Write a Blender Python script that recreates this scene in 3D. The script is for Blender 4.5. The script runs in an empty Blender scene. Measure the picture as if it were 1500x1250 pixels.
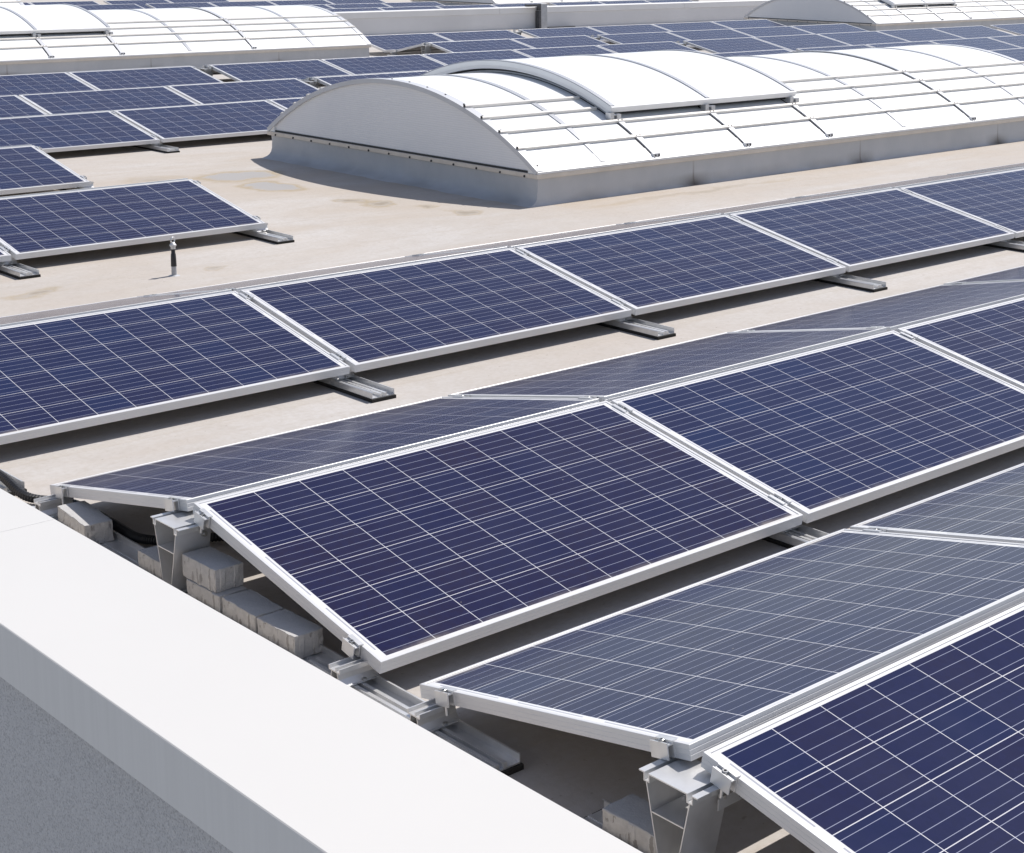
import bpy, bmesh, math, random
from mathutils import Vector, Matrix
R = math.radians
sc = bpy.context.scene
col = sc.collection

# ------------------------------------------------------------------ camera
cd = bpy.data.cameras.new("camera")
cam = bpy.data.objects.new("camera", cd); col.objects.link(cam); sc.camera = cam
right = Vector((0.70897858, -0.70518556, 0.00791819))
up = Vector((0.1099472, 0.12161516, 0.98646914))
fwd = Vector((0.69660677, 0.6985149, -0.16375572))
m = Matrix((right, up, -fwd)).transposed().to_4x4()
m.translation = Vector((-2.3254, -2.3413, 1.967))
cam.matrix_world = m
cd.sensor_width = 36.0
cd.lens = 36.0 * 2463.7057 / 1500.0
cd.shift_x = (750 - 1031.2846) / 1500.0
cd.shift_y = (319.0194 - 625) / 1500.0
cd.clip_start = 0.05; cd.clip_end = 3000

# ------------------------------------------------------------------ sky, sun, exposure
SUN_EL, SUN_AZ = 55.0, 4.0          # azimuth measured from +X towards +Y
w = bpy.data.worlds.new("World"); sc.world = w; w.use_nodes = True
nt = w.node_tree
sky = nt.nodes.new('ShaderNodeTexSky'); sky.sky_type = 'NISHITA'; sky.sun_disc = False
sky.sun_elevation = R(SUN_EL); sky.sun_rotation = R(90 - SUN_AZ)
sky.air_density = 1.0; sky.dust_density = 0.6; sky.ozone_density = 1.0
hs = nt.nodes.new('ShaderNodeHueSaturation'); hs.inputs['Saturation'].default_value = 0.80
nt.links.new(sky.outputs[0], hs.inputs['Color']); tn = nt.nodes.new('ShaderNodeMix'); tn.data_type = 'RGBA'; tn.blend_type = 'MULTIPLY'; tn.inputs[0].default_value = 1.0
tn.inputs[7].default_value = (1.03, 0.972, 0.965, 1.0)          # white balance of the daylight
nt.links.new(hs.outputs[0], tn.inputs[6]); nt.links.new(tn.outputs[2], nt.nodes['Background'].inputs[0])
nt.nodes['Background'].inputs[1].default_value = 0.118
sd = bpy.data.lights.new("sun", 'SUN'); sd.energy = 4.6; sd.angle = R(0.5); sd.color = (1.0, 0.955, 0.90)
sun = bpy.data.objects.new("sun", sd); col.objects.link(sun)
sv = Vector((math.cos(R(SUN_EL)) * math.cos(R(SUN_AZ)), math.cos(R(SUN_EL)) * math.sin(R(SUN_AZ)), math.sin(R(SUN_EL))))
sun.rotation_euler = sv.to_track_quat('Z', 'Y').to_euler(); sun.location = sv * 50
sc.view_settings.view_transform = 'Standard'; sc.view_settings.look = 'None'
sc.view_settings.exposure = 0.06; sc.view_settings.gamma = 1.0

sc.cycles.max_bounces = 16; sc.cycles.diffuse_bounces = 8; sc.cycles.glossy_bounces = 6

# ------------------------------------------------------------------ node helper
class NT:
    def __init__(s, name):
        s.m = bpy.data.materials.new(name); s.m.use_nodes = True; s.t = s.m.node_tree
        s.b = s.t.nodes['Principled BSDF']
    def n(s, typ, **kw):
        o = s.t.nodes.new(typ)
        for k, v in kw.items(): setattr(o, k, v)
        return o
    def l(s, a, b): s.t.links.new(a, b)
    def put(s, sock, v):
        if hasattr(v, 'is_linked') or isinstance(v, bpy.types.NodeSocket): s.l(v, sock)
        else: sock.default_value = v
    def math(s, op, a, b=0.0, c=None, clamp=False):
        o = s.n('ShaderNodeMath', operation=op, use_clamp=clamp)
        s.put(o.inputs[0], a); s.put(o.inputs[1], b)
        if c is not None: s.put(o.inputs[2], c)
        return o.outputs[0]
    def mix(s, f, a, b, blend='MIX'):
        o = s.n('ShaderNodeMix', data_type='RGBA', blend_type=blend)
        s.put(o.inputs[0], f); s.put(o.inputs[6], a); s.put(o.inputs[7], b)
        return o.outputs[2]
    def coord(s, which='Object'):
        return s.n('ShaderNodeTexCoord').outputs[which]
    def xyz(s, v):
        o = s.n('ShaderNodeSeparateXYZ'); s.l(v, o.inputs[0]); return o.outputs
    def noise(s, v, scale, detail=4, rough=.55, dim='3D', out='Fac', dist=0.0):
        o = s.n('ShaderNodeTexNoise', noise_dimensions=dim)
        if v is not None: s.l(v, o.inputs['Vector'])
        o.inputs['Scale'].default_value = scale; o.inputs['Detail'].default_value = detail
        o.inputs['Roughness'].default_value = rough; o.inputs['Distortion'].default_value = dist
        return o.outputs[out]
    def mapping(s, v, scale=(1, 1, 1), loc=(0, 0, 0), rot=(0, 0, 0)):
        o = s.n('ShaderNodeMapping'); s.l(v, o.inputs[0])
        o.inputs['Scale'].default_value = scale; o.inputs['Location'].default_value = loc; o.inputs['Rotation'].default_value = rot
        return o.outputs[0]
    def ramp(s, f, p0, p1, a=0.0, b=1.0):
        o = s.n('ShaderNodeMapRange'); s.put(o.inputs[0], f)
        o.inputs[1].default_value = p0; o.inputs[2].default_value = p1; o.inputs[3].default_value = a; o.inputs[4].default_value = b
        return o.outputs[0]
    def bump(s, h, strength=.3, dist=.01):
        o = s.n('ShaderNodeBump'); o.inputs['Strength'].default_value = strength; o.inputs['Distance'].default_value = dist
        s.l(h, o.inputs['Height']); s.l(o.outputs[0], s.b.inputs['Normal'])
    def base(s, c): s.put(s.b.inputs['Base Color'], c)
    def set(s, **kw):
        for k, v in kw.items(): s.put(s.b.inputs[k.replace('_', ' ')], v)
        return s

def rgb(r, g, b): return (r, g, b, 1.0)

# ------------------------------------------------------------------ materials
M = {}
def mat_simple(key, c, rough=.5, metal=0.0, spread=.06, scale=6.0, bumps=0.0, bscale=200):
    q = NT(key); v = q.coord()
    f = q.noise(v, scale, 5)
    lo = rgb(*[x * (1 - spread) for x in c]); hi = rgb(*[min(1, x * (1 + spread)) for x in c])
    q.base(q.mix(q.ramp(f, .3, .7), lo, hi)); q.set(Roughness=rough, Metallic=metal)
    if bumps: q.bump(q.noise(v, bscale, 3), bumps, .002)
    M[key] = q.m
    return q

mat_simple('anodised_aluminium', (.66, .66, .665), .36, .12, .05, 3)
mat_simple('raw_aluminium', (.66, .66, .66), .33, .50, .14, 9)
mat_simple('bolt_steel', (.45, .45, .44), .3, .9, .2, 60)
mat_simple('black_rubber', (.022, .02, .018), .85, 0, .4, 120, .6, 300)
mat_simple('backsheet', (.72, .71, .70), .5, 0, .03)
mat_simple('glazing_white', (.86, .87, .87), .32, 0, .03, 2.5)
mat_simple('rib_grey', (.43, .445, .48), .4, .05, .04, 4)
mat_simple('rib_pale', (.60, .61, .635), .4, .05, .04, 4)
mat_simple('bar_tan', (.74, .71, .665), .4, .05, .05, 4)
mat_simple('bar_white', (.80, .80, .795), .35, 0, .04, 4)
mat_simple('gasket_black', (.03, .03, .032), .6, 0, .2, 30)
mat_simple('black_plastic', (.02, .02, .022), .42, 0, .2, 30)
mat_simple('galvanised_grey', (.42, .43, .45), .5, .4, .12, 14)
mat_simple('dark_metal', (.09, .09, .095), .5, .4, .2, 20)
mat_simple('wall_paint', (.66, .66, .67), .7, 0, .05, 1.2, .15, 90)
mat_simple('wall_cap', (.74, .735, .73), .45, 0, .04, 2)
mat_simple('coping_white', (.625, .612, .588), .42, 0, .012, 1.5)
mat_simple('upstand_membrane', (.58, .545, .51), .8, 0, .08, 5)
mat_simple('yard_concrete', (.34, .33, .31), .9, 0, .25, 2, .4, 60)

q = mat_simple('tan_sill', (.66, .60, .53), .45, .1, .08, 7)

# end wall of the skylights: ribbed multiwall sheet
q = NT('multiwall_sheet'); v = q.coord(); x = q.xyz(v)
st = q.math('SINE', q.math('MULTIPLY', x[2], 2 * math.pi / .018))
f = q.noise(q.mapping(v, (1, 1.2, .6)), 1.6, 5)
c = q.mix(q.ramp(f, .35, .75), rgb(.83, .835, .86), rgb(.90, .90, .91))
c = q.mix(q.ramp(st, -1, 1, 0, .16), c, rgb(.55, .56, .59))
q.base(c); q.set(Roughness=.28); q.bump(st, .12, .003); M['multiwall_sheet'] = q.m

# skylight curb: grey roofing membrane with seams' grime
q = NT('curb_membrane'); v = q.coord(); x = q.xyz(v)
f = q.noise(v, 3.5, 6); f2 = q.noise(q.mapping(v, (1, 1, 3)), 1.1, 3)
c = q.mix(q.ramp(f, .3, .7), rgb(.46, .475, .495), rgb(.53, .535, .55))
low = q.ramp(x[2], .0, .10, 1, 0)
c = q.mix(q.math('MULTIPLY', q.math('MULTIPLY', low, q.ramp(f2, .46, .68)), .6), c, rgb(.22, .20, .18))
# welded sheet seams with a dirty foot
fr = q.math('ABSOLUTE', q.math('SUBTRACT', q.math('FRACT', q.math('MULTIPLY', q.math('ADD', x[0], .20 + q.noise(None, 1) * 0 if False else .20), 1 / 2.09)), .5))
ln = q.ramp(fr, .0015, .006, 1, 0); ft = q.ramp(fr, .0, .10, 1, 0)
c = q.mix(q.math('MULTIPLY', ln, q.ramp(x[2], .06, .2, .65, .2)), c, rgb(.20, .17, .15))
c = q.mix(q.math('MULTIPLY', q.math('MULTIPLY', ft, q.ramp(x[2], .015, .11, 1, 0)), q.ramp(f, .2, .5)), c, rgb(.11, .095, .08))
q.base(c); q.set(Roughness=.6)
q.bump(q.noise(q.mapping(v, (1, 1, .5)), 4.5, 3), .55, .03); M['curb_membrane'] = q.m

# stucco of the parapet's outer face
q = NT('grey_stucco'); v = q.coord()
f = q.noise(v, 90, 2, .6); f2 = q.noise(v, 210, 2, .6); f3 = q.noise(v, 1.3, 4)
c = q.mix(q.ramp(f3, .3, .7), rgb(.535, .535, .55), rgb(.585, .585, .60))
vg = q.n('ShaderNodeTexVoronoi', feature='F1'); q.l(v, vg.inputs['Vector']); vg.inputs['Scale'].default_value = 215
vgc = q.n('ShaderNodeSeparateColor'); q.l(vg.outputs['Color'], vgc.inputs[0])
c = q.mix(q.math('MULTIPLY', q.math('GREATER_THAN', vgc.outputs[0], .76), .46), c, rgb(.30, .30, .31))
c = q.mix(q.math('MULTIPLY', q.math('LESS_THAN', vgc.outputs[0], .15), .28), c, rgb(.74, .74, .75))
q.base(c); q.set(Roughness=.92); q.bump(q.math('ADD', f, f2), .7, .004); M['grey_stucco'] = q.m

# fascia sheet with faint vertical drawing lines
q = NT('fascia_sheet'); v = q.coord()
f = q.noise(q.mapping(v, (1, 60, 2)), 1.0, 4)
c = q.mix(q.ramp(f, .3, .7), rgb(.695, .695, .695), rgb(.73, .73, .73))
q.base(c); q.set(Roughness=.5); M['fascia_sheet'] = q.m

# concrete paver
q = NT('paver_concrete'); v = q.coord(); x = q.xyz(v)
f = q.noise(v, 26, 6, .7); f2 = q.noise(v, 140, 3, .6)
rnd = q.n('ShaderNodeObjectInfo').outputs['Random']
c = q.mix(q.ramp(f, .3, .72), rgb(.44, .425, .405), rgb(.63, .61, .58))
pit = q.math('GREATER_THAN', q.noise(q.mapping(v, (1, 1, .25)), 48, 4), .585)
c = q.mix(q.math('MULTIPLY', q.math('MULTIPLY', pit, q.ramp(x[2], .067, .064)), .75), c, rgb(.24, .22, .20))
c = q.mix(q.math('MULTIPLY', q.ramp(f2, .5, .75), .3), c, rgb(.6, .58, .55))
c = q.mix(q.math('MULTIPLY', q.ramp(x[2], .064, .067), .55), c, rgb(.44, .44, .445))  # top face greyed: shade on the block tops painted into the colour
c = q.mix(q.math('MULTIPLY', rnd, .22), c, rgb(.42, .42, .43))
q.base(c); q.set(Roughness=.95); q.bump(q.math('ADD', f, q.math('MULTIPLY', f2, .5)), .7, .004); M['paver_concrete'] = q.m

# solar laminate: 10 x 6 polycrystalline cells, four busbars each
PL, PW, PT = 1.648, 0.992, 0.0354
q = NT('solar_cells'); v = q.coord(); x = q.xyz(v)
CP = .1586; MX = (PL - 10 * CP) / 2; MY = (PW - 6 * CP) / 2
cx = q.math('DIVIDE', q.math('SUBTRACT', x[0], MX), CP); cy = q.math('DIVIDE', q.math('SUBTRACT', x[1], MY), CP)
fx = q.math('FRACT', cx); fy = q.math('FRACT', cy)
ex = q.math('ABSOLUTE', q.math('SUBTRACT', fx, .5)); ey = q.math('ABSOLUTE', q.math('SUBTRACT', fy, .5))
gx = q.math('GREATER_THAN', ex, .5 - .0068); gy = q.math('GREATER_THAN', ey, .5 - .0075)
inx = q.math('MULTIPLY', q.math('GREATER_THAN', cx, 0), q.math('LESS_THAN', cx, 10))
iny = q.math('MULTIPLY', q.math('GREATER_THAN', cy, 0), q.math('LESS_THAN', cy, 6))
inside = q.math('MULTIPLY', inx, iny)
oi = q.n('ShaderNodeObjectInfo'); oic = q.n('ShaderNodeSeparateColor'); q.l(oi.outputs['Color'], oic.inputs[0]); info = oic.outputs[0]
cid = q.n('ShaderNodeCombineXYZ')
q.l(q.math('FLOOR', cx), cid.inputs[0]); q.l(q.math('FLOOR', cy), cid.inputs[1]); q.l(q.math('MULTIPLY', oi.outputs['Random'], 97.0), cid.inputs[2])
wn = q.n('ShaderNodeTexWhiteNoise', noise_dimensions='3D'); q.l(cid.outputs[0], wn.inputs[0])
ws = q.n('ShaderNodeSeparateColor'); q.l(wn.outputs['Color'], ws.inputs[0])
vo = q.n('ShaderNodeTexVoronoi', feature='F1'); q.l(v, vo.inputs['Vector']); vo.inputs['Scale'].default_value = 70
vs = q.n('ShaderNodeSeparateColor'); q.l(vo.outputs['Color'], vs.inputs[0])
tint = q.math('ADD', q.math('MULTIPLY', ws.outputs[0], .42), q.math('MULTIPLY', info, .58))
cc = q.mix(tint, rgb(.0165, .0110, .035), rgb(.0062, .0150, .064))
cc = q.mix(q.math('MULTIPLY', ws.outputs[1], .55), cc, rgb(.008, .008, .041))
cc = q.mix(q.math('MULTIPLY', vs.outputs[0], .32), cc, rgb(.012, .016, .070))
# printed fingers, too fine to resolve: a slight lift
bb = q.math('LESS_THAN', q.math('ABSOLUTE', q.math('SUBTRACT', q.math('FRACT', q.math('MULTIPLY', fy, 4)), .5)), .021)
cc = q.mix(q.math('MULTIPLY', bb, .9), cc, rgb(.31, .33, .43))
gap = q.math('MAXIMUM', gx, gy)
cc = q.mix(gap, cc, rgb(.62, .62, .65))
white = rgb(.70, .70, .71)
# string ribbons in the white margin at the short ends
dmx = q.math('MINIMUM', x[0], q.math('SUBTRACT', PL, x[0]))
rb = q.math('MULTIPLY', q.math('LESS_THAN', q.math('ABSOLUTE', q.math('SUBTRACT', dmx, .0225)), .0025),
            q.math('LESS_THAN', q.math('ABSOLUTE', q.math('SUBTRACT', q.math('FRACT', q.math('MULTIPLY', cy, .5)), .5)), .38))
mg = q.mix(rb, white, rgb(.38, .39, .43))
cc = q.mix(inside, mg, cc)
# dust dried along the low edge and in its corners
dn = q.noise(v, 9, 5); cor = q.ramp(dmx, .0, .35, 1.0, .35)
dust = q.math('MULTIPLY', q.math('MULTIPLY', q.ramp(x[1], .012, .045, 1, 0), cor), q.ramp(dn, .35, .6))
cc = q.mix(q.math('MULTIPLY', dust, .75), cc, rgb(.50, .45, .38))
film = q.noise(q.mapping(v, (2.5, .7, 1)), 3.0, 5)
cc = q.mix(q.math('MULTIPLY', q.ramp(film, .35, .75), .014), cc, rgb(.5, .47, .43))
sp = q.math('GREATER_THAN', q.noise(v, 46, 2, .5), .80)
cc = q.mix(q.math('MULTIPLY', sp, .4), cc, rgb(.4, .37, .33))
q.base(cc); q.set(Roughness=.6, IOR=1.45); q.b.inputs['Specular IOR Level'].default_value = .0
q.b.inputs['Coat Weight'].default_value = .80; q.b.inputs['Coat IOR'].default_value = 1.34
q.b.inputs['Coat Roughness'].default_value = .13
M['solar_cells'] = q.m

# roof membrane
q = NT('roof_membrane'); v = q.coord(); x = q.xyz(v)
n1 = q.noise(v, .55, 6, .6); n2 = q.noise(q.mapping(v, (.35, 2.2, 1)), 1.6, 6, .65); n3 = q.noise(v, 38, 4, .6); n4 = q.noise(v, 260, 2)
c = q.mix(q.ramp(n1, .3, .7), rgb(.455, .425, .398), rgb(.515, .488, .465))
c = q.mix(q.math('MULTIPLY', q.ramp(n2, .5, .72), .38), c, rgb(.45, .375, .305))
n5 = q.noise(q.mapping(v, (.5, 1.0, 1)), .9, 7, .68, dist=.6)
c = q.mix(q.math('MULTIPLY', q.ramp(n5, .48, .66), .36), c, rgb(.43, .365, .305))
c = q.mix(q.math('MULTIPLY', q.ramp(n5, .50, .36), .30), c, rgb(.60, .585, .575))
zone = q.math('MULTIPLY', q.math('MULTIPLY', q.ramp(x[1], 5.9, 7.4), q.ramp(x[1], 13.5, 11.5)), q.ramp(q.math('ADD', n5, q.math('MULTIPLY', n1, .5)), .55, .85))
c = q.mix(q.math('MULTIPLY', zone, .75), c, rgb(.455, .395, .335))
n6 = q.noise(v, 9, 5, .7)
c = q.mix(q.math('MULTIPLY', q.ramp(n6, .48, .68), .34), c, rgb(.39, .345, .30))
c = q.mix(q.math('MULTIPLY', q.ramp(n3, .40, .66), .38), c, rgb(.40, .36, .31))
c = q.mix(q.math('MULTIPLY', q.math('GREATER_THAN', q.noise(v, 34, 3, .6), .685), .60), c, rgb(.30, .26, .21))
dw = q.n('ShaderNodeVectorMath', operation='MULTIPLY_ADD'); nc = q.noise(v, 3.6, 6, .62, out='Color')
q.l(nc, dw.inputs[0]); dw.inputs[1].default_value = (.42, .42, 0); q.l(v, dw.inputs[2])
def ell(cx_, cy_, rx, ry, rot=0):
    a = q.n('ShaderNodeVectorMath', operation='SUBTRACT'); q.l(dw.outputs[0], a.inputs[0]); a.inputs[1].default_value = (cx_ + .21, cy_ + .21, 0)
    mp = q.mapping(a.outputs[0], (1 / rx, 1 / ry, 0), (0, 0, 0), (0, 0, 0))
    ln_ = q.n('ShaderNodeVectorMath', operation='LENGTH'); q.l(mp, ln_.inputs[0]); return ln_.outputs['Value']
# dried puddles: grey silt with an ochre rim
for (a, b, rx, ry, k) in ((4.67, 10.12, .30, .24, .95), (4.56, 9.44, .16, .27, .95), (4.05, 10.3, .2, .25, .45), (4.62, 8.40, .10, .12, .8), (4.68, 8.12, .09, .16, .8),
                          (4.90, 7.75, .06, .09, .7), (4.90, 7.36, .08, .13, .75), (1.48, 6.72, .13, .08, .7), (2.58, 6.67, .07, .05, .55), (3.2, 8.6, .3, .12, .3), (6.9, 6.95, .9, .05, .5)):
    d = ell(a, b, rx, ry)
    rim = q.math('MULTIPLY', q.ramp(d, .75, 1.0), q.ramp(d, 1.0, 1.5, 1, 0))
    c = q.mix(q.math('MULTIPLY', rim, .9 * k), c, rgb(.36, .29, .195))
    if k > .8: c = q.mix(q.math('MULTIPLY', q.ramp(d, .75, 1.0, 1, 0), .95 * k), c, rgb(.345, .335, .33))
    else: c = q.mix(q.math('MULTIPLY', q.ramp(d, .3, 1.1, 1, 0), 1.0 * k), c, rgb(.26, .22, .165))
# dirt line that gathers along the skylight's long side
al = q.math('MULTIPLY', q.math('MULTIPLY', q.ramp(x[1], 6.55, 7.15), q.ramp(x[1], 7.3, 7.31, 1, 0)), q.math('MULTIPLY', q.math('GREATER_THAN', x[0], 5.6), q.ramp(n2, .35, .7)))
c = q.mix(q.math('MULTIPLY', al, .55), c, rgb(.44, .36, .27))
# welded laps of the membrane sheets, along X
fl = q.math('FRACT', q.math('ADD', q.math('MULTIPLY', q.math('ADD', x[1], q.math('MULTIPLY', q.noise(v, .8, 2), .05)), 1 / 1.02), .3))
lap = q.math('MULTIPLY', q.ramp(fl, .0, .05, 1, 0), .30)
c = q.mix(lap, c, rgb(.43, .38, .32))
q.base(c); q.set(Roughness=.88)
hb = q.math('ADD', q.math('MULTIPLY', q.ramp(fl, 0, .012), .25), q.math('ADD', q.math('MULTIPLY', n3, .12), q.math('ADD', q.math('MULTIPLY', n4, .05), q.math('MULTIPLY', q.noise(v, 2.2, 3), .9))))
q.bump(hb, .5, .02); M['roof_membrane'] = q.m

# ------------------------------------------------------------------ mesh helpers
def box(bm, x0, x1, y0, y1, z0, z1):
    v = [bm.verts.new(p) for p in ((x0, y0, z0), (x1, y0, z0), (x1, y1, z0), (x0, y1, z0), (x0, y0, z1), (x1, y0, z1), (x1, y1, z1), (x0, y1, z1))]
    for f in ((0, 3, 2, 1), (4, 5, 6, 7), (0, 1, 5, 4), (1, 2, 6, 5), (2, 3, 7, 6), (3, 0, 4, 7)):
        bm.faces.new([v[i] for i in f])
    return v
def prism(bm, pts, a0, a1, axis='x'):
    """closed polygon of (p,q) extruded along an axis; axis x: (y,z), axis y: (x,z), axis z: (x,y)"""
    def mk(p, a): return {'x': (a, p[0], p[1]), 'y': (p[0], a, p[1]), 'z': (p[0], p[1], a)}[axis]
    A = [bm.verts.new(mk(p, a0)) for p in pts]; B = [bm.verts.new(mk(p, a1)) for p in pts]
    n = len(pts)
    for i in range(n): bm.faces.new((A[i], A[(i + 1) % n], B[(i + 1) % n], B[i]))
    bm.faces.new(A[::-1]); bm.faces.new(B)
def lathe(bm, prof, seg=16, axis=(0, 0, 1), org=(0, 0, 0)):
    ax = Vector(axis).normalized(); rot = Vector((0, 0, 1)).rotation_difference(ax).to_matrix(); o = Vector(org)
    rings = []
    for (r, z) in prof:
        rings.append([bm.verts.new(o + rot @ Vector((r * math.cos(2 * math.pi * k / seg), r * math.sin(2 * math.pi * k / seg), z))) for k in range(seg)])
    for a, b in zip(rings, rings[1:]):
        for k in range(seg): bm.faces.new((a[k], a[(k + 1) % seg], b[(k + 1) % seg], b[k]))
    bm.faces.new(rings[0][::-1]); bm.faces.new(rings[-1])
def tube(bm, pts, rad, seg=8):
    P = [Vector(p) for p in pts]; rings = []
    for i, p in enumerate(P):
        t = (P[min(i + 1, len(P) - 1)] - P[max(i - 1, 0)]).normalized()
        u_ = t.cross(Vector((0, 0, 1)));
        if u_.length < 1e-4: u_ = Vector((1, 0, 0))
        u_.normalize(); v_ = u_.cross(t)
        r = rad[i] if isinstance(rad, (list, tuple)) else rad
        rings.append([bm.verts.new(p + (u_ * math.cos(2 * math.pi * k / seg) + v_ * math.sin(2 * math.pi * k / seg)) * r) for k in range(seg)])
    for a, b in zip(rings, rings[1:]):
        for k in range(seg): bm.faces.new((a[k], a[(k + 1) % seg], b[(k + 1) % seg], b[k]))
    bm.faces.new(rings[0][::-1]); bm.faces.new(rings[-1])
def done(name, bm, mats, parent=None, loc=(0, 0, 0), rot=(0, 0, 0), smooth=False, bevel=0):
    if bevel: bmesh.ops.bevel(bm, geom=[e for e in bm.edges], offset=bevel, segments=1, affect='EDGES', profile=.5)
    bmesh.ops.recalc_face_normals(bm, faces=bm.faces)
    me = bpy.data.meshes.new(name); bm.to_mesh(me); bm.free()
    for k in (mats if isinstance(mats, (list, tuple)) else [mats]): me.materials.append(M[k])
    if smooth:
        for p in me.polygons: p.use_smooth = True
    o = bpy.data.objects.new(name, me); col.objects.link(o)
    o.location = loc; o.rotation_euler = rot
    if parent: o.parent = parent
    return o
def smooth_by_angle(o, deg=30):
    for p in o.data.polygons: p.use_smooth = True
    b = bmesh.new(); b.from_mesh(o.data)
    for e in b.edges:
        if len(e.link_faces) == 2 and e.calc_face_angle(0) > R(deg): e.smooth = False
    b.to_mesh(o.data); b.free()
def tag(o, label, cat, group=None, kind=None):
    o['label'] = label
    if cat: o['category'] = cat
    if group: o['group'] = group
    if kind: o['kind'] = kind
    return o
def thing(name, label, cat, loc=(0, 0, 0), rot=(0, 0, 0), group=None):
    o = bpy.data.objects.new(name, None); col.objects.link(o); o.location = loc; o.rotation_euler = rot
    o.empty_display_size = .1
    return tag(o, label, cat, group)
def dup(src, loc, rot, label):
    def cp(o, parent):
        c = o.copy(); col.objects.link(c)
        if parent: c.parent = parent
        for ch in o.children: cp(ch, c)
        return c
    r = cp(src, None); r.location = loc; r.rotation_euler = rot; r['label'] = label
    return r

# ------------------------------------------------------------------ setting
def struct(name, bm, mat, label=None):
    o = done(name, bm, mat); o['kind'] = 'structure'; return o
PIN, POUT, PZ = -0.311, -0.742, 0.25       # parapet edges and height
bm = bmesh.new(); box(bm, -.36, 120, -16, 120, -.4, 0); roof = struct('roof', bm, 'roof_membrane')
bm = bmesh.new(); box(bm, -1500, 1500, -1500, 1500, -9.2, -9); struct('ground', bm, 'yard_concrete')
roof['label'] = 'beige membrane roof under the solar panels'; 

par = thing('parapet_wall', 'low parapet with smooth white coping above grey stucco', 'parapet', (POUT, 1, 0))
bm = bmesh.new()
def cop(y0, y1, e=0.0):
    prism(bm, [(POUT - e - 0, PZ - .146), (POUT - .002 - e, PZ - .148), (POUT - .002 - e, PZ - .002), (POUT + .0005, PZ), (PIN - .0005, PZ), (PIN + .002, PZ - .002), (PIN + .002, PZ - .07), (PIN - .001, PZ - .07), (PIN - .001, PZ - .012), (POUT + .002, PZ - .012), (POUT + .001, PZ - .146)], y0, y1, 'y')
ys = [-16, -9.6, -6.6, -3.6, -0.6, 2.4, 5.4, 8.4, 11.4, 14.4, 20, 30, 60, 120]
for a, b in zip(ys, ys[1:]):
    cop(a + .0006, b - .0006)
cp_ = done('coping', bm, ['coping_white', 'fascia_sheet'], par, (-POUT, -1, 0))
for p in cp_.data.polygons:
    if p.normal.x < -.9: p.material_index = 1
bm = bmesh.new(); box(bm, POUT + .022, -.362, -16, 120, -9, PZ - .012)
done('stucco_wall', bm, 'grey_stucco', par, (-POUT, -1, 0))
bm = bmesh.new(); box(bm, -.3595, -.332, -16, 120, .003, PZ - .0125)
done('upstand', bm, 'upstand_membrane', par, (-POUT, -1, 0))

# ------------------------------------------------------------------ solar panel
TH = .1919; ZB = .10; SN, CS = math.sin(TH), math.cos(TH); GR = .0421; PITCH = PL + .0269
def frame_mesh():
    bm = bmesh.new()
    prof = [(0.0008, 0), (0, -.0008), (0, -.0100), (.0004, -.0104), (.0004, -.0122), (0, -.0126), (0, -.0215), (.0004, -.0219), (.0004, -.0237), (0, -.0241),
            (0, -PT), (.028, -PT), (.028, -PT + .0016), (.0022, -PT + .0016), (.0022, -.0074), (.0110, -.0074), (.0110, -.0008), (.0102, 0)]
    rings = []
    for d, z in prof:
        rings.append([bm.verts.new(p) for p in ((d, d, z), (PL - d, d, z), (PL - d, PW - d, z), (d, PW - d, z))])
    n = len(rings)
    for i in range(n):
        a, b = rings[i], rings[(i + 1) % n]
        for k in range(4): bm.faces.new((a[k], a[(k + 1) % 4], b[(k + 1) % 4], b[k]))
    return bm
pan = thing('solar_panel', '', 'solar panel', group='solar panels in tented rows')
frm = done('frame', frame_mesh(), 'anodised_aluminium', pan)
bm = bmesh.new(); box(bm, .0114, PL - .0114, .0114, PW - .0114, -.0068, -.0022)
lam = done('glass_laminate', bm, ['solar_cells', 'backsheet'], pan)
for p in lam.data.polygons:
    if p.normal.z < -.5: p.material_index = 1
_first = [True]
_jr = random.Random(11)
def put_panel(xl, yr, side, label, tint=.5):
    j = _jr.uniform(-1, 1); xl += j * .0022; yr += _jr.uniform(-1, 1) * .0022; dz = _jr.uniform(-1, 1) * .0016; da = _jr.uniform(-1, 1) * .0016
    if side == 'N': loc = (xl, yr - GR / 2 - PW * CS, ZB + dz); rot = (TH + da, 0, 0)
    else: loc = (xl + PL, yr + GR / 2 + PW * CS, ZB + dz); rot = (TH + da, 0, math.pi)
    if _first[0]:
        _first[0] = False; pan.location = loc; pan.rotation_euler = rot; pan['label'] = label; lam.color = (tint, 0, 0, 1); return pan
    o = dup(pan, loc, rot, label)
    for ch in o.children:
        if ch.name.startswith('glass'): ch.color = (tint, 0, 0, 1)
    return o
def off(n): return (.2165 if n >= 5 else 0) + (.2409 if n >= 10 else 0) + (.24 if n >= 15 else 0)
def xl(n): return n * PITCH + off(n)
ORD = ['first', 'second', 'third', 'fourth', 'fifth', 'sixth', 'seventh', 'eighth', 'ninth', 'tenth', 'eleventh', 'twelfth', 'thirteenth']
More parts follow.
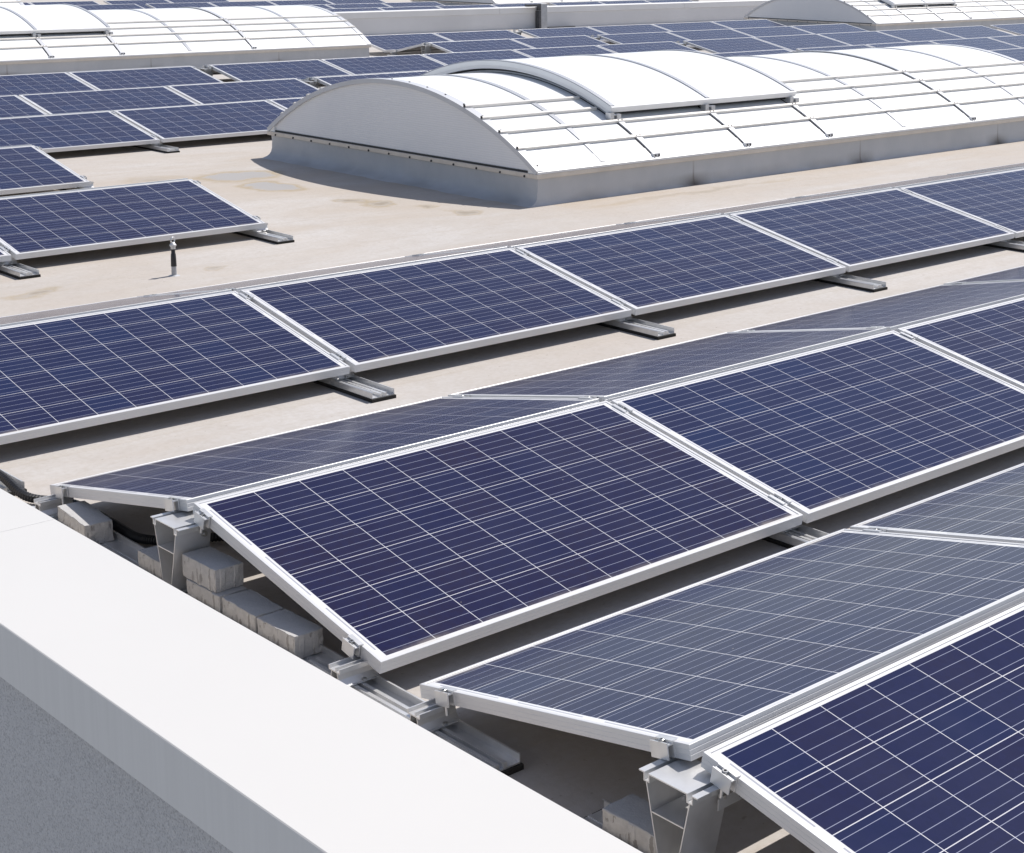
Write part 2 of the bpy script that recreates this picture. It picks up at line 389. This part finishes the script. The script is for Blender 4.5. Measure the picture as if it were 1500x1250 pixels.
# row: ridge y, panel numbers of the camera-facing slope, of the far slope, words
ROWS = [
    (0.0,     [0],            [0, 1],          'the nearest row at the bottom right corner'),
    (2.1641,  [0, 1, 2],      [0, 1, 2, 3, 4], 'the row beside the concrete blocks'),
    (4.8291,  [0, 1, 2, 3, 4], [0, 1, 2, 3, 4, 5, 6], 'the row just before the large skylight'),
    (8.4001,  [0, 1],         [0, 1],          'the short row behind the safety post'),
    (10.9564, [0, 1],         [1],             'the short row at the left edge'),
    (13.1073, [1, 2, 3, 4, 11], [2, 3, 4],     'the row touching the left skylight corner'),
    (15.2638, [2, 3, 4, 5, 6, 7, 8, 9, 10, 11, 12, 13], [4, 5], 'the second row behind the large skylight'),
    (17.7879, [3, 4, 5, 6, 7, 8, 9, 10, 11, 12, 13, 14, 15], [4, 5], 'the third row behind the large skylight'),
    (19.9543, [8, 9, 10, 11, 12, 13], [8, 13],  'the penultimate row before the grey wall'),
    (22.1429, [8, 9, 10, 11, 12, 13], [13],     'the last row before the grey wall'),
    (29.55,   [12, 13, 14, 15, 16, 17, 18], [], 'the first row beyond the grey wall'),
    (31.65,   [8, 9, 10, 11, 12, 13, 14, 15, 16, 17], [], 'the second row beyond the grey wall'),
    (33.95,   [8, 9, 10, 11, 12, 13], [],       'the third row beyond the grey wall'),
    (36.65,   [8, 9, 10, 11, 12, 13], [],       'the fourth row beyond the grey wall'),
    (38.9,   [8, 9, 10, 11], [],               'the farthest row beyond the grey wall'),
]
TINT = {(0.0, 'N', 0): .8, (2.1641, 'N', 0): .12, (2.1641, 'N', 1): 1.0, (2.1641, 'N', 2): .45, (4.8291, 'N', 0): .8}
for yr, N, F, words in ROWS:
    for side, L in (('N', N), ('F', F)):
        face = 'facing the camera' if side == 'N' else 'facing away'
        for i, n in enumerate(L):
            if len(L) == 1: lb = f'solar panel {face} in {words}'
            elif i == len(L) - 1 and len(L) > 2: lb = f'last panel to the right {face}, {words}'
            else: lb = f'{ORD[i]} panel from the left {face}, {words}'
            put_panel(xl(n), yr, side, lb, TINT.get((yr, side, n), _jr.uniform(.55, 1.0) if side == 'N' else _jr.uniform(.15, .55)))

# ------------------------------------------------------------------ mounting rails (origin on the roof under the ridge, at the joint)
LOWY = GR / 2 + PW * CS            # distance ridge -> low edge
def clamp_mesh(end):
    bm = bmesh.new()
    if end:   # end clamp: upright block beside the frame with a lip gripping it; local x across, y along slope, z normal
        prism(bm, [(-.004, -.034), (-.0005, -.034), (-.0005, .0006), (.009, .0006), (.009, .0042), (-.006, .0042), (-.006, -.0015), (-.0185, -.0015), (-.0185, .0030), (-.0215, .0030), (-.0215, -.034), (-.0185, -.034), (-.0185, -.0045), (-.004, -.0045)], -.027, .027, 'y')
        lathe(bm, [(.004, -.060), (.004, -.0046)], 8, org=(-.011, 0, 0))
    else:     # mid clamp: a hat that bridges the gap
        prism(bm, [(-.022, .0004), (-.0115, .0004), (-.0115, -.012), (.0115, -.012), (.0115, .0004), (.022, .0004), (.022, .0038), (.009, .0038), (.009, -.004), (-.009, -.004), (-.009, .0038), (-.022, .0038)], -.035, .035, 'y')
        box(bm, -.004, .004, -.004, .004, -.055, -.012)
    return bm
def bolt_mesh(z0, x=0.0):
    bm = bmesh.new(); lathe(bm, [(.0075, 0), (.0075, .0065), (.0062, .0075), (.0036, .0075), (.0036, .003)], 10, org=(x, 0, z0)); return bm
CLAMPS = [(-1, .075), (-1, PW - .12), (1, .075), (1, PW - .12)]
def make_rail(end, y0=-1.25, y1=1.0, rib=.033):
    t = thing('mounting_rail', '', 'mounting rail', group='aluminium mounting rails under the panel joints')
    rx = -.018
    bm = bmesh.new(); box(bm, rx - .061, rx + .061, y0 - .008, y1 + .008, .0005, .0145); done('rubber_pad', bm, 'black_rubber', t)
    bm = bmesh.new()
    prism(bm, [(rx - .057, .0150), (rx + .057, .0150), (rx + .057, .041), (rx + .052, .044), (rx + .048, .044), (rx + .0545, .040), (rx + .0545, .0185), (rx + .017, .0185), (rx + .017, rib), (rx + .006, rib), (rx + .006, .0185), (rx - .006, .0185), (rx - .006, rib),
               (rx - .017, rib), (rx - .017, .0185), (rx - .0545, .0185), (rx - .0545, .040), (rx - .048, .044), (rx - .052, .044), (rx - .057, .041)], y0, y1, 'y')
    done('base_rail', bm, 'raw_aluminium', t)
    if rib < .03 and y0 < -1.3:
        for a in (-.0115, .0115):
            bm = bmesh.new(); box(bm, rx + a - .0055, rx + a + .0055, y0, -.72, .0209, .033); done('rail_rib', bm, 'raw_aluminium', t)
    # ridge support: hollow trapezoid with hooked channels and a cross web
    bm = bmesh.new(); xa, xb = -.070, .045
    def wall(a, b, th=.003):
        (ya, za), (yb, zb) = a, b; d = Vector((yb - ya, zb - za)).normalized(); nx, nz = -d.y * th / 2, d.x * th / 2
        prism(bm, [(ya + nx, za + nz), (yb + nx, zb + nz), (yb - nx, zb - nz), (ya - nx, za - nz)], xa, xb, 'x')
    for s in (-1, 1):
        wall((s * .020, .0285), (s * .0645, .2205))
        prism(bm, [(s * .0705, .2385), (s * .088, .2385), (s * .088, .2415), (s * .0705, .2415)], xa, xb, 'x')
        # hook under the lip
        prism(bm, [(s * .0555, .221), (s * .0735, .221), (s * .0735, .2384), (s * .0705, .2384), (s * .0705, .224), (s * .0585, .224), (s * .0585, .2384), (s * .0555, .2384)], xa, xb, 'x')
    prism(bm, [(-.0585, .2385), (.0585, .2385), (.0585, .2415), (-.0585, .2415)], xa, xb, 'x')
    wall((-.0480, .160), (.0480, .160))
    box(bm, xa + .01, xb - .01, -.035, .035, .0272, .0300)
    rs = done('ridge_support', bm, 'raw_aluminium', t)
    for s in (-1, 1):
        bm = bmesh.new(); lathe(bm, [(.009, 0), (.009, .007), (.0045, .007), (.0045, .014)], 8, axis=(0, s, .22), org=(.02, s * .066, .205)); done('bolt', bm, 'bolt_steel', rs)
    for s in (-1, 1):
        yc = s * (LOWY - .09)
        bm = bmesh.new()
        P = lambda *pts: prism(bm, [(yc + a, b) for a, b in pts], xa, xb, 'x')
        P((-.036, .0352), (.036, .0352), (.036, .0382), (-.036, .0382))
        P((-.030, .0382), (-.026, .0382), (-.0155, .052), (-.0115, .072), (-.0145, .072), (-.0185, .053))
        P((.030, .0382), (.0185, .053), (.0145, .072), (.0115, .072), (.0155, .052), (.026, .0382))
        P((-.026, .072), (.026, .072), (.026, .0852), (.0225, .0852), (.0225, .0755), (-.004, .0755), (-.004, .0852), (-.0075, .0852), (-.0075, .0755), (-.0225, .0755), (-.0225, .0852), (-.026, .0852))
        ls = done('low_support', bm, 'raw_aluminium', t)
        for e in (-1, 1):
            bm = bmesh.new(); lathe(bm, [(.0065, 0), (.0065, .006), (.003, .006)], 8, org=(.0, yc + e * .033, .0382)); done('bolt', bm, 'bolt_steel', ls)
    for s, d in CLAMPS:
        # point on the panel plane at distance d below the ridge edge
        y = s * (GR / 2 + d * CS); z = ZB + (PW - d) * SN
        rot = (TH if s < 0 else -TH, 0, 0)
        cl = done('clamp', clamp_mesh(end), 'raw_aluminium', t, ((.0135 if end == 1 else 0), y, z), rot if end < 2 else rot)
        if end == 2:
            cl.location.x = -.0135; cl.scale = (-1, 1, 1)
        bo = done('bolt', bolt_mesh(-.004 if not end else -.0014, 0 if not end else -.0115), 'bolt_steel', cl)
    return t
rails = {0: make_rail(0), 1: make_rail(1), 2: make_rail(2), 3: make_rail(1, -1.25, .32, .0208), 4: make_rail(1, -1.54, 1.05, .0208), 5: make_rail(1, -1.40, 1.0)}
_used = set()
def put_rail(kind, x, yr, label):
    if kind not in _used:
        _used.add(kind); t = rails[kind]; t.location = (x, yr, 0); t['label'] = label; return t
    return dup(rails[kind], (x, yr, 0), (0, 0, 0), label)
JX = lambda n: n * PITCH + off(n) - .0135       # joint centre left of panel n
EX = lambda n: xl(n - 1) + PL + .0135            # right end after panel n-1
RL = [
    (3, -.0135, 0.0, 'open trapezoid ridge support and rail at the bottom right, beside the parapet'),
    (0, JX(1), 0.0, 'rail under the panel joint of the far slope in the nearest row'),
    (4, -.0135, 2.1641, 'ballasted rail carrying the grey concrete blocks beside the parapet'),
    (0, JX(1), 2.1641, 'dark rail below the joint in the row beside the blocks'),
    (0, JX(2), 2.1641, 'clamps and rail at the right joint in the row beside the blocks'),
    (0, JX(3), 2.1641, 'rail under the rightmost far slope joint in the row beside the blocks'),
    (5, -.0135, 4.8291, 'rail tip at the left picture edge beside the black conduit'),
    (0, JX(1), 4.8291, 'leftmost rail end jutting from the row before the large skylight'),
    (0, JX(2), 4.8291, 'second rail end jutting from the row before the large skylight'),
    (0, JX(3), 4.8291, 'third rail end jutting from the row before the large skylight'),
    (0, JX(4), 4.8291, 'rail end at the right picture edge, before the large skylight'),
    (0, JX(1), 8.4001, 'rail end at the left picture edge left of the safety post'),
    (2, EX(2), 8.4001, 'rail end at the right corner of the row behind the safety post'),
    (2, EX(2), 10.9564, 'rail under the right corner of the short row at the left edge'),
    (0, JX(3), 13.1073, 'dark rail end left of the large skylight near its shaded curb'),
    (0, JX(4), 13.1073, 'joint clamps just left of the large skylight end panel'),
    (2, EX(5), 15.2638, 'rail at the left side of the gap behind the skylight end'),
    (1, JX(5), 15.2638, 'rail at the right side of the gap behind the skylight end'),
    (2, EX(5), 17.7879, 'rail at the left side of the gap below the left skylight'),
    (1, JX(5), 17.7879, 'rail at the right side of the gap below the left skylight'),
    (1, JX(8), 19.9543, 'rail and ridge support at the open gable right of the left skylight'),
    (2, EX(10), 17.7879, 'rail left of the gap in the third row behind the large skylight'),
    (1, JX(10), 17.7879, 'rail right of the gap in the third row behind the large skylight'),
    (2, EX(10), 19.9543, 'rail left of the gap in the second row before the grey wall'),
    (1, JX(10), 19.9543, 'rail right of the gap in the second row before the grey wall'),
    (2, EX(10), 22.1429, 'rail left of the gap in the last row before the grey wall'),
    (1, JX(10), 22.1429, 'rail right of the gap in the last row before the grey wall'),
]
for a in RL: put_rail(*a)

# ------------------------------------------------------------------ ballast blocks
def block_mesh(seed, ly=.188):
    rnd = random.Random(seed); bm = bmesh.new()
    lx, h = .090, .068
    out = []
    def side(p0, p1, nrib):
        p0, p1 = Vector(p0), Vector(p1); d = p1 - p0; nrm = Vector((d.y, -d.x)).normalized()
        out.append(p0)
        for k in range(nrib):
            t0 = (k + .30) / nrib; t1 = (k + .70) / nrib
            for t, o_ in ((t0, 0), (t0 + .05 / nrib, .0016), (t1 - .05 / nrib, .0016), (t1, 0)): out.append(p0 + d * t + nrm * o_)
    a, b = lx / 2, ly / 2
    side((-a, -b), (a, -b), 2); side((a, -b), (a, b), 3); side((a, b), (-a, b), 2); side((-a, b), (-a, -b), 3)
    lv = [(.0, 1.0), (.012, 1.0), (.024, 1.0), (.036, 1.0), (.050, 1.0), (h - .002, 1.0), (h, .985)]
    rings = []
    for z, s in lv:
        rings.append([bm.verts.new((p.x * s + rnd.uniform(-1, 1) * .0014, p.y * (1 - (1 - s) * .5) + rnd.uniform(-1, 1) * .0014, z + rnd.uniform(-1, 1) * .0006)) for p in out])
    n = len(out)
    for A, B in zip(rings, rings[1:]):
        for i in range(n): bm.faces.new((A[i], A[(i + 1) % n], B[(i + 1) % n], B[i]))
    bm.faces.new(rings[0][::-1]); bm.faces.new(rings[-1])
    return bm
BL = [(-.018, 1.584, .0212, 1.0, 'right block of the low pair beside the parapet, under the panel edge'),
      (-.018, 1.783, .0212, -1.0, 'left block of the low pair, touching the stacked blocks'),
      (-.020, 1.982, .0212, 0.5, 'bottom block of the stack of two, half hidden by the parapet'),
      (-.016, 2.010, .0905, 1.2, 'top block of the stack of two beside the ridge support'),
      (-.016, 2.300, .0212, -.8, 'low block seen behind the ridge support, left of the stack'),
      (-.026, 2.835, .0212, -5.0, 'single block with sunlit top edge under the left panel corner'),
      (-.016, 0.135, .0212, 1.0, 'block left of the open trapezoid support at the bottom right'),
      (.004, -.30, .0212, -3.0, 'dark block right of the trapezoid support at the bottom picture edge')]
for i, (x_, y_, z_, a_, lb) in enumerate(BL):
    o = done('concrete_block', block_mesh(i, .25 if i == 5 else .188), 'paver_concrete', None, (x_, y_, z_), (0, 0, R(a_)))
    tag(o, lb, 'concrete block', 'concrete ballast blocks on the rail')

# ------------------------------------------------------------------ corrugated conduit
def smooth_path(P, n):
    P = [Vector(p) for p in P]; out = []
    for i in range(len(P) - 1):
        a, b, c, d = P[max(i - 1, 0)], P[i], P[i + 1], P[min(i + 2, len(P) - 1)]
        for k in range(n):
            t = k / n; out.append(.5 * ((2 * b) + (c - a) * t + (2 * a - 5 * b + 4 * c - d) * t * t + (3 * b - a - 3 * c + d) * t ** 3))
    out.append(P[-1]); return out
pth = smooth_path([(-.03, 4.6, .064), (-.03, 3.95, .064), (-.03, 3.62, .064), (-.032, 3.46, .060), (-.015, 3.31, .024), (.070, 3.17, .018), (.085, 3.0, .018), (.080, 2.80, .018), (.070, 2.66, .026), (.12, 2.56, .03), (.22, 2.50, .03), (.40, 2.46, .022), (.8, 2.52, .018)], 40)
bm = bmesh.new(); tube(bm, pth, [(.0165 if (i % 3) else .0125) for i in range(len(pth))], 8)
o = done('corrugated_conduit', bm, 'black_plastic'); tag(o, 'black corrugated conduit lying on the roof behind the concrete blocks', 'conduit')

for lb, P in (('thin black cable drooping under the nearest panel at the bottom right', [(.62, -.35, .170), (.50, -.36, .13), (.40, -.38, .06), (.36, -.46, .012), (.42, -.62, .012), (.60, -.8, .012)]),
              ('thin black cable hanging behind the stacked concrete blocks', [(.9, 2.0, .20), (.62, 1.96, .10), (.40, 1.93, .02), (.26, 1.92, .012), (.20, 1.99, .03), (.16, 2.1, .12), (.14, 2.16, .22)])):
    bm = bmesh.new(); tube(bm, smooth_path(P, 10), .0042, 7)
    tag(done('cable', bm, 'black_plastic', smooth=True), lb, 'cable')
bm = bmesh.new(); box(bm, .0, .30, -.0790, -.0770, .185, .210)
br = done('brace_strip', bm, 'raw_aluminium', rails[3])
for k in range(5):
    bm = bmesh.new(); lathe(bm, [(.0045, 0), (.0045, .0006)], 8, axis=(0, -1, 0), org=(.065 + k * .045, -.0791, .1975)); done('hole', bm, 'gasket_black', br)

# ------------------------------------------------------------------ safety anchor post
t = thing('anchor_post', 'small black and grey safety post with a steel eye on top', 'anchor post', (2.286, 6.66, 0))
bm = bmesh.new(); lathe(bm, [(.034, 0), (.026, .003), (.0150, .006), (.0145, .056)], 18); smooth_by_angle(done('base_sleeve', bm, 'galvanised_grey', t))
bm = bmesh.new(); lathe(bm, [(.0165, .0562), (.0155, .100), (.0140, .128), (.0118, .133), (.0112, .158)], 18); smooth_by_angle(done('shaft', bm, 'black_plastic', t))
bm = bmesh.new(); lathe(bm, [(.0135, .1582), (.0135, .172), (.0195, .176), (.0195, .184), (.0120, .194), (.006, .198)], 12); smooth_by_angle(done('collar', bm, 'raw_aluminium', t))
bm = bmesh.new(); tube(bm, [(math.sin(a) * .0135, math.sin(a) * .004, .205 - math.cos(a) * .016 + .006) for a in [i * 2 * math.pi / 24 for i in range(25)]], .0042, 8)
done('eye_ring', bm, 'raw_aluminium', t, smooth=True)

# ------------------------------------------------------------------ barrel skylight
SX0, SX1, SY0, SY1 = 5.5, 12.93, 7.25, 11.0
YC, HW, ZS, ZA = (SY0 + SY1) / 2, (SY1 - SY0) / 2 + .02, .258, .812
RAD = (HW * HW + (ZA - ZS) ** 2) / (2 * (ZA - ZS)); ZC = ZA - RAD; AMAX = math.asin(HW / RAD)
def arc(a, d=0.0): return (YC - (RAD + d) * math.sin(a), ZC + (RAD + d) * math.cos(a))     # a>0 is the side facing the camera
def shell(bm, x0, x1, a0, a1, d0, d1, n=40):
    rows = []
    for i in range(n + 1):
        a = a0 + (a1 - a0) * i / n; (yo, zo), (yi, zi) = arc(a, d1), arc(a, d0)
        rows.append([bm.verts.new(p) for p in ((x0, yo, zo), (x1, yo, zo), (x1, yi, zi), (x0, yi, zi))])
    for A, B in zip(rows, rows[1:]):
        for k in range(4): bm.faces.new((A[k], A[(k + 1) % 4], B[(k + 1) % 4], B[k]))
    bm.faces.new(rows[0]); bm.faces.new(rows[-1][::-1])
BOWS = [(6.15, 0), (6.70, 1), (7.745, 1), (8.78, 1), (9.83, 0), (10.88, 1), (11.92, 0)]
PUR = [math.asin((YC - y) / RAD) for y in (8.111, 7.898, 7.682, 7.470)]
LX0, LX1 = 6.64, 8.84
LA = math.asin((YC - 7.76) / RAD)
def make_skylight():
    t = thing('barrel_skylight', '', 'skylight', (SX0, SY0, 0), group='white barrel skylights on the roof')
    L0 = (-SX0, -SY0, 0)
    D = lambda name, bm, mat, par=t, **k: done(name, bm, mat, par, L0 if par is t else (0, 0, 0), **k)
    # curb with a coved foot
    bm = bmesh.new(); prof = [(.105, .0), (.075, .007), (.045, .017), (.022, .032), (.007, .054), (.0, .085), (.0, .14), (.0, .203)]
    rg = []
    for d, z in prof:
        ring = []
        nx, ny = 60, 40
        for i in range(nx): ring.append((SX0 + (SX1 - SX0) * i / nx - (d if i == 0 else 0), SY0 - d * .22))
        for i in range(ny): ring.append((SX1 + d, SY0 + (SY1 - SY0) * i / ny))
        for i in range(nx): ring.append((SX1 - (SX1 - SX0) * i / nx, SY1 + d))
        for i in range(ny): ring.append((SX0 - d, SY1 - (SY1 - SY0) * i / ny))
        rnd = random.Random(5); vs = []
        for k, (a, b) in enumerate(ring):
            wob = .010 * math.sin(k * .9) * math.sin(k * .37 + 1) + .006 * math.sin(k * 2.3)
            f = max(0, 1 - z / .16) * wob
            if a <= SX0: a -= f + .005 * math.sin(k * .6 + z * 20) * (z < .15)
            vs.append(bm.verts.new((a, b - (f if b <= SY0 else 0) * .4, z)))
        rg.append(vs)
    n = len(rg[0])
    for A, B in zip(rg, rg[1:]):
        for k in range(n): bm.faces.new((A[k], A[(k + 1) % n], B[(k + 1) % n], B[k]))
    bm.faces.new(rg[-1])
    smooth_by_angle(D('curb', bm, 'curb_membrane'), 40)
    # sill frame
    e = .028; sf = None
    for (x0, x1, y0, y1) in ((SX0 - e, SX1 + e, SY0 - e, SY0 + .05), (SX0 - e, SX1 + e, SY1 - .05, SY1 + e), (SX0 - e, SX0 + .04, SY0 + .0505, SY1 - .0505), (SX1 - .04, SX1 + e, SY0 + .0505, SY1 - .0505)):
        bm = bmesh.new(); box(bm, x0, x1, y0, y1, .2035, .238); sf = D('sill_rail', bm, 'tan_sill', bevel=.003)
        if y0 > SY0 + .01 and x0 < SX0: sfe = sf
    for i in range(13):
        y = SY0 + .12 + i * (SY1 - SY0 - .24) / 12
        bm = bmesh.new(); lathe(bm, [(.009, 0), (.009, .006), (.004, .008)], 8, axis=(-1, 0, 0), org=(SX0 - e, y, .213))
        done('screw', bm, 'gasket_black', sfe)
    # skirt that slopes up to the glazing, white drip edge
    for s in (1, -1):
        bm = bmesh.new(); y0 = YC - s * (HW + .008); y1 = YC - s * (HW - .11)
        prism(bm, [(y0, .2385), (y1, .2385), (y1, arc(math.asin((HW - .11) / RAD), .004)[1]), (y0 + s * .012, ZS + .004), (y0, ZS - .004)], SX0 - .02, SX1 + .02, 'x')
        D('edge_strip', bm, 'bar_white')
    # dark gasket along the end, end wall
    bm = bmesh.new(); box(bm, SX0 - .012, SX0 - .004, SY0 + .01, SY1 - .01, .2382, .2520); D('gasket', bm, 'gasket_black')
    bm = bmesh.new(); box(bm, SX1 + .004, SX1 + .012, SY0 + .01, SY1 - .01, .2382, .2520); D('gasket', bm, 'gasket_black')
    def endwall(x0, x1):
        bm = bmesh.new(); pts = [(SY0 + .02, .2522)] + [arc(AMAX * .985 - 2 * AMAX * .985 * i / 48, -.02) for i in range(49)] + [(SY1 - .02, .2522)]
        pts = [(y, max(z, .2522)) for y, z in pts]
        prism(bm, pts, x0, x1, 'x'); return bm
    D('end_wall', endwall(SX0 - .002, SX0 + .018), 'multiwall_sheet')
    D('end_wall', endwall(SX1 - .018, SX1 + .002), 'multiwall_sheet')
    # glazing in bays between the bows
    ends = [SX0 + .02] + [b[0] for b in BOWS] + [SX1 - .02]
    for a, b in zip(ends, ends[1:]):
        bm = bmesh.new(); shell(bm, a + .001, b - .001, -AMAX * .965, AMAX * .965, -.012, .0); smooth_by_angle(D('glazing_sheet', bm, 'glazing_white'), 40)
    # end arches
    for x0, x1 in ((SX0 - .028, SX0 + .045), (SX1 - .045, SX1 + .028)):
        bm = bmesh.new(); shell(bm, x0, x1, -AMAX, AMAX, -.030, .0075, 48); ar = D('end_arch', bm, 'rib_pale'); smooth_by_angle(ar, 40)
        for i in range(9 if x0 < 7 else 0):
            bm = bmesh.new(); a = AMAX * .97 * (1 - 2 * i / 16); y, z = arc(a, .0075)
            lathe(bm, [(.0075, 0), (.0075, .005), (.003, .006)], 8, axis=(0, -math.sin(a), math.cos(a)), org=((x0 + x1) / 2 + .01, y, z))
            done('screw', bm, 'gasket_black', ar)
    # bows
    for x, thick in BOWS:
        bm = bmesh.new(); wd = .055 if thick else .048; h = .016 if thick else .007
        shell(bm, x - wd / 2, x + wd / 2, -AMAX * .985, AMAX * .985, .0005, h, 48); bw = D('glazing_rib', bm, 'rib_pale' if thick else 'rib_grey'); smooth_by_angle(bw, 40)
        if thick:
            bm = bmesh.new(); shell(bm, x - wd / 2 - .011, x - wd / 2 - .0005, -AMAX * .97, AMAX * .97, .0005, .004, 48)
            done('rib_gasket', bm, 'gasket_black', bw)
            bm = bmesh.new(); y, z = arc(AMAX * .985, .0)
            box(bm, x - .036, x + .036, y - .018, y + .012, z - .016, z + .020)
            done('rib_foot', bm, 'bar_white', bw)
            for dx in (-.018, .018):
                bm = bmesh.new(); lathe(bm, [(.008, 0), (.008, .006), (.003, .006)], 8, axis=(0, -1, .2), org=(x + dx, y - .018, z + .004)); done('screw', bm, 'gasket_black', bw)
    # purlin bars, both sides; those under the vent lid are broken by it
    for s in (1, -1):
        for k, a in enumerate(PUR):
            da = .013 / RAD
            spans = [(SX0 - .02, LX0 - .006), (LX1 + .006, SX1 + .02)] if a < LA - .01 else [(SX0 - .02, SX1 + .02)]
            for x0, x1 in spans:
                bm = bmesh.new(); shell(bm, x0, x1, a * s - da, a * s + da, 0.0006, .0235, 2); pb = D('glazing_bar', bm, 'bar_tan')
                if s < 0: continue
                y, z = arc(a, .020); nrm = (0, -math.sin(a), math.cos(a))
                if x0 < SX0:
                    bm = bmesh.new(); box(bm, SX0 - .0245, SX0 - .0205, y - .011, y + .011, z - .009, z + .009); done('bar_end_cap', bm, 'gasket_black', pb)
                for x, th_ in BOWS[:-1]:
                    if not th_ or not x0 < x < x1 or (a < LA - .01 and LX0 - .1 < x < LX1 + .1): continue
                    yy, zz = arc(a, .0236)
                    for dx in (-.02, .02):
                        bm = bmesh.new(); lathe(bm, [(.006, 0), (.006, .004), (.002, .004)], 6, axis=nrm, org=(x + dx, yy, zz)); done('screw', bm, 'gasket_black', pb)
    # opening vent lid
    bm = bmesh.new(); shell(bm, LX0, LX1, -LA, LA, .062, .100, 48)
    lid = D('vent_lid', bm, 'glazing_white'); smooth_by_angle(lid, 40)
    for x0, x1 in ((LX0 + .0015, LX0 + .04), (LX1 - .04, LX1 - .0015)):
        bm = bmesh.new(); shell(bm, x0, x1, -LA, LA, .034, .0615, 48); smooth_by_angle(done('lid_side', bm, 'bar_white', lid), 40)
    bm = bmesh.new(); shell(bm, LX0 + .05, LX1 - .05, -LA * .985, LA * .985, .017, .0335, 48)  # black sheet standing in for the dark gap under the lid
    done('lid_gap_shade', bm, 'gasket_black', lid)
    for xm, wd in ((LX0 + .022, .044), (7.745, .04), (LX1 - .022, .044)):
        bm = bmesh.new(); shell(bm, xm - wd / 2, xm + wd / 2, -LA * .998, LA * .998, .1005, .109, 48); smooth_by_angle(done('lid_rib', bm, 'rib_grey', lid), 40)
    for s in (1, -1):
        bm = bmesh.new(); a = LA * s
        for e_, (dd0, dd1) in enumerate(((.058, .104),)):
            da = .022 / RAD
            shell(bm, LX0 - .004, LX1 + .004, a + s * .0004, a + s * da, dd0, dd1, 2)
        done('lid_edge', bm, 'bar_white', lid)
    for x in (LX0 + .03, 7.745, LX1 - .03):
        for s in (1, -1):
            bm = bmesh.new(); y, z = arc(LA * s * 1.012, .03)
            box(bm, x - .055, x - .015, y - .040, y + .020, z - .026, z + .024); box(bm, x + .010, x + .055, y - .046, y + .016, z - .030, z + .010)
            lathe(bm, [(.008, -.05), (.008, .05)], 8, axis=(1, 0, 0), org=(x, y - .026, z + .006))
            done('hinge', bm, 'raw_aluminium', lid)
    return t
sk = make_skylight()
sk['label'] = 'large white barrel skylight in the middle with its grey end towards us'
for dx, dy, lb in ((0, 13.33, 'white barrel skylight at the upper left, cut by the left edge'),
                   (19.45, 12.75, 'white barrel skylight at the upper right with dark arched end'),
                   (0, 26.1, 'far white skylight corner at the very top left of the photo'),
                   (19.45, 25.5, 'far white skylight behind the grey wall at the top middle')):
    dup(sk, (SX0 + dx, SY0 + dy, 0), (0, 0, 0), lb)

# ------------------------------------------------------------------ grey wall with its cable duct
t = thing('upstand_wall', 'long low grey wall with pale metal cap across the roof', 'wall', (10, 26.4, 0))
bm = bmesh.new(); box(bm, 0, 60, 0, .30, .002, .335); done('wall_body', bm, 'wall_paint', t)
bm = bmesh.new()
xs = [0, 5.6, 10.1, 15.6, 21, 27, 33, 39, 45, 51, 60]
for a, b in zip(xs, xs[1:]): prism(bm, [(-.02, .338), (-.02, .458), (.0, .468), (.30, .468), (.32, .458), (.32, .338)], a + .004, b - .004, 'x')
done('cap', bm, 'wall_cap', t)
t = thing('cable_duct', 'grey metal duct climbing the wall with a dark arm on top', 'cable duct', (21.15, 26.3, 0))
bm = bmesh.new(); box(bm, -.02, .15, -.06, .098, .002, .54)
done('duct_channel', bm, 'galvanised_grey', t, bevel=.004)
bm = bmesh.new(); box(bm, -.38, -.022, -.05, .06, .480, .530); box(bm, -.060, -.022, -.05, .05, .40, .479)
done('duct_arm', bm, 'dark_metal', t)
bm = bmesh.new(); box(bm, -.075, -.022, -.055, .07, .002, .38); done('duct_side', bm, 'dark_metal', t)
bm = bmesh.new(); box(bm, .155, .95, -.06, .02, .002, .03); done('cable_tray', bm, 'dark_metal', t)
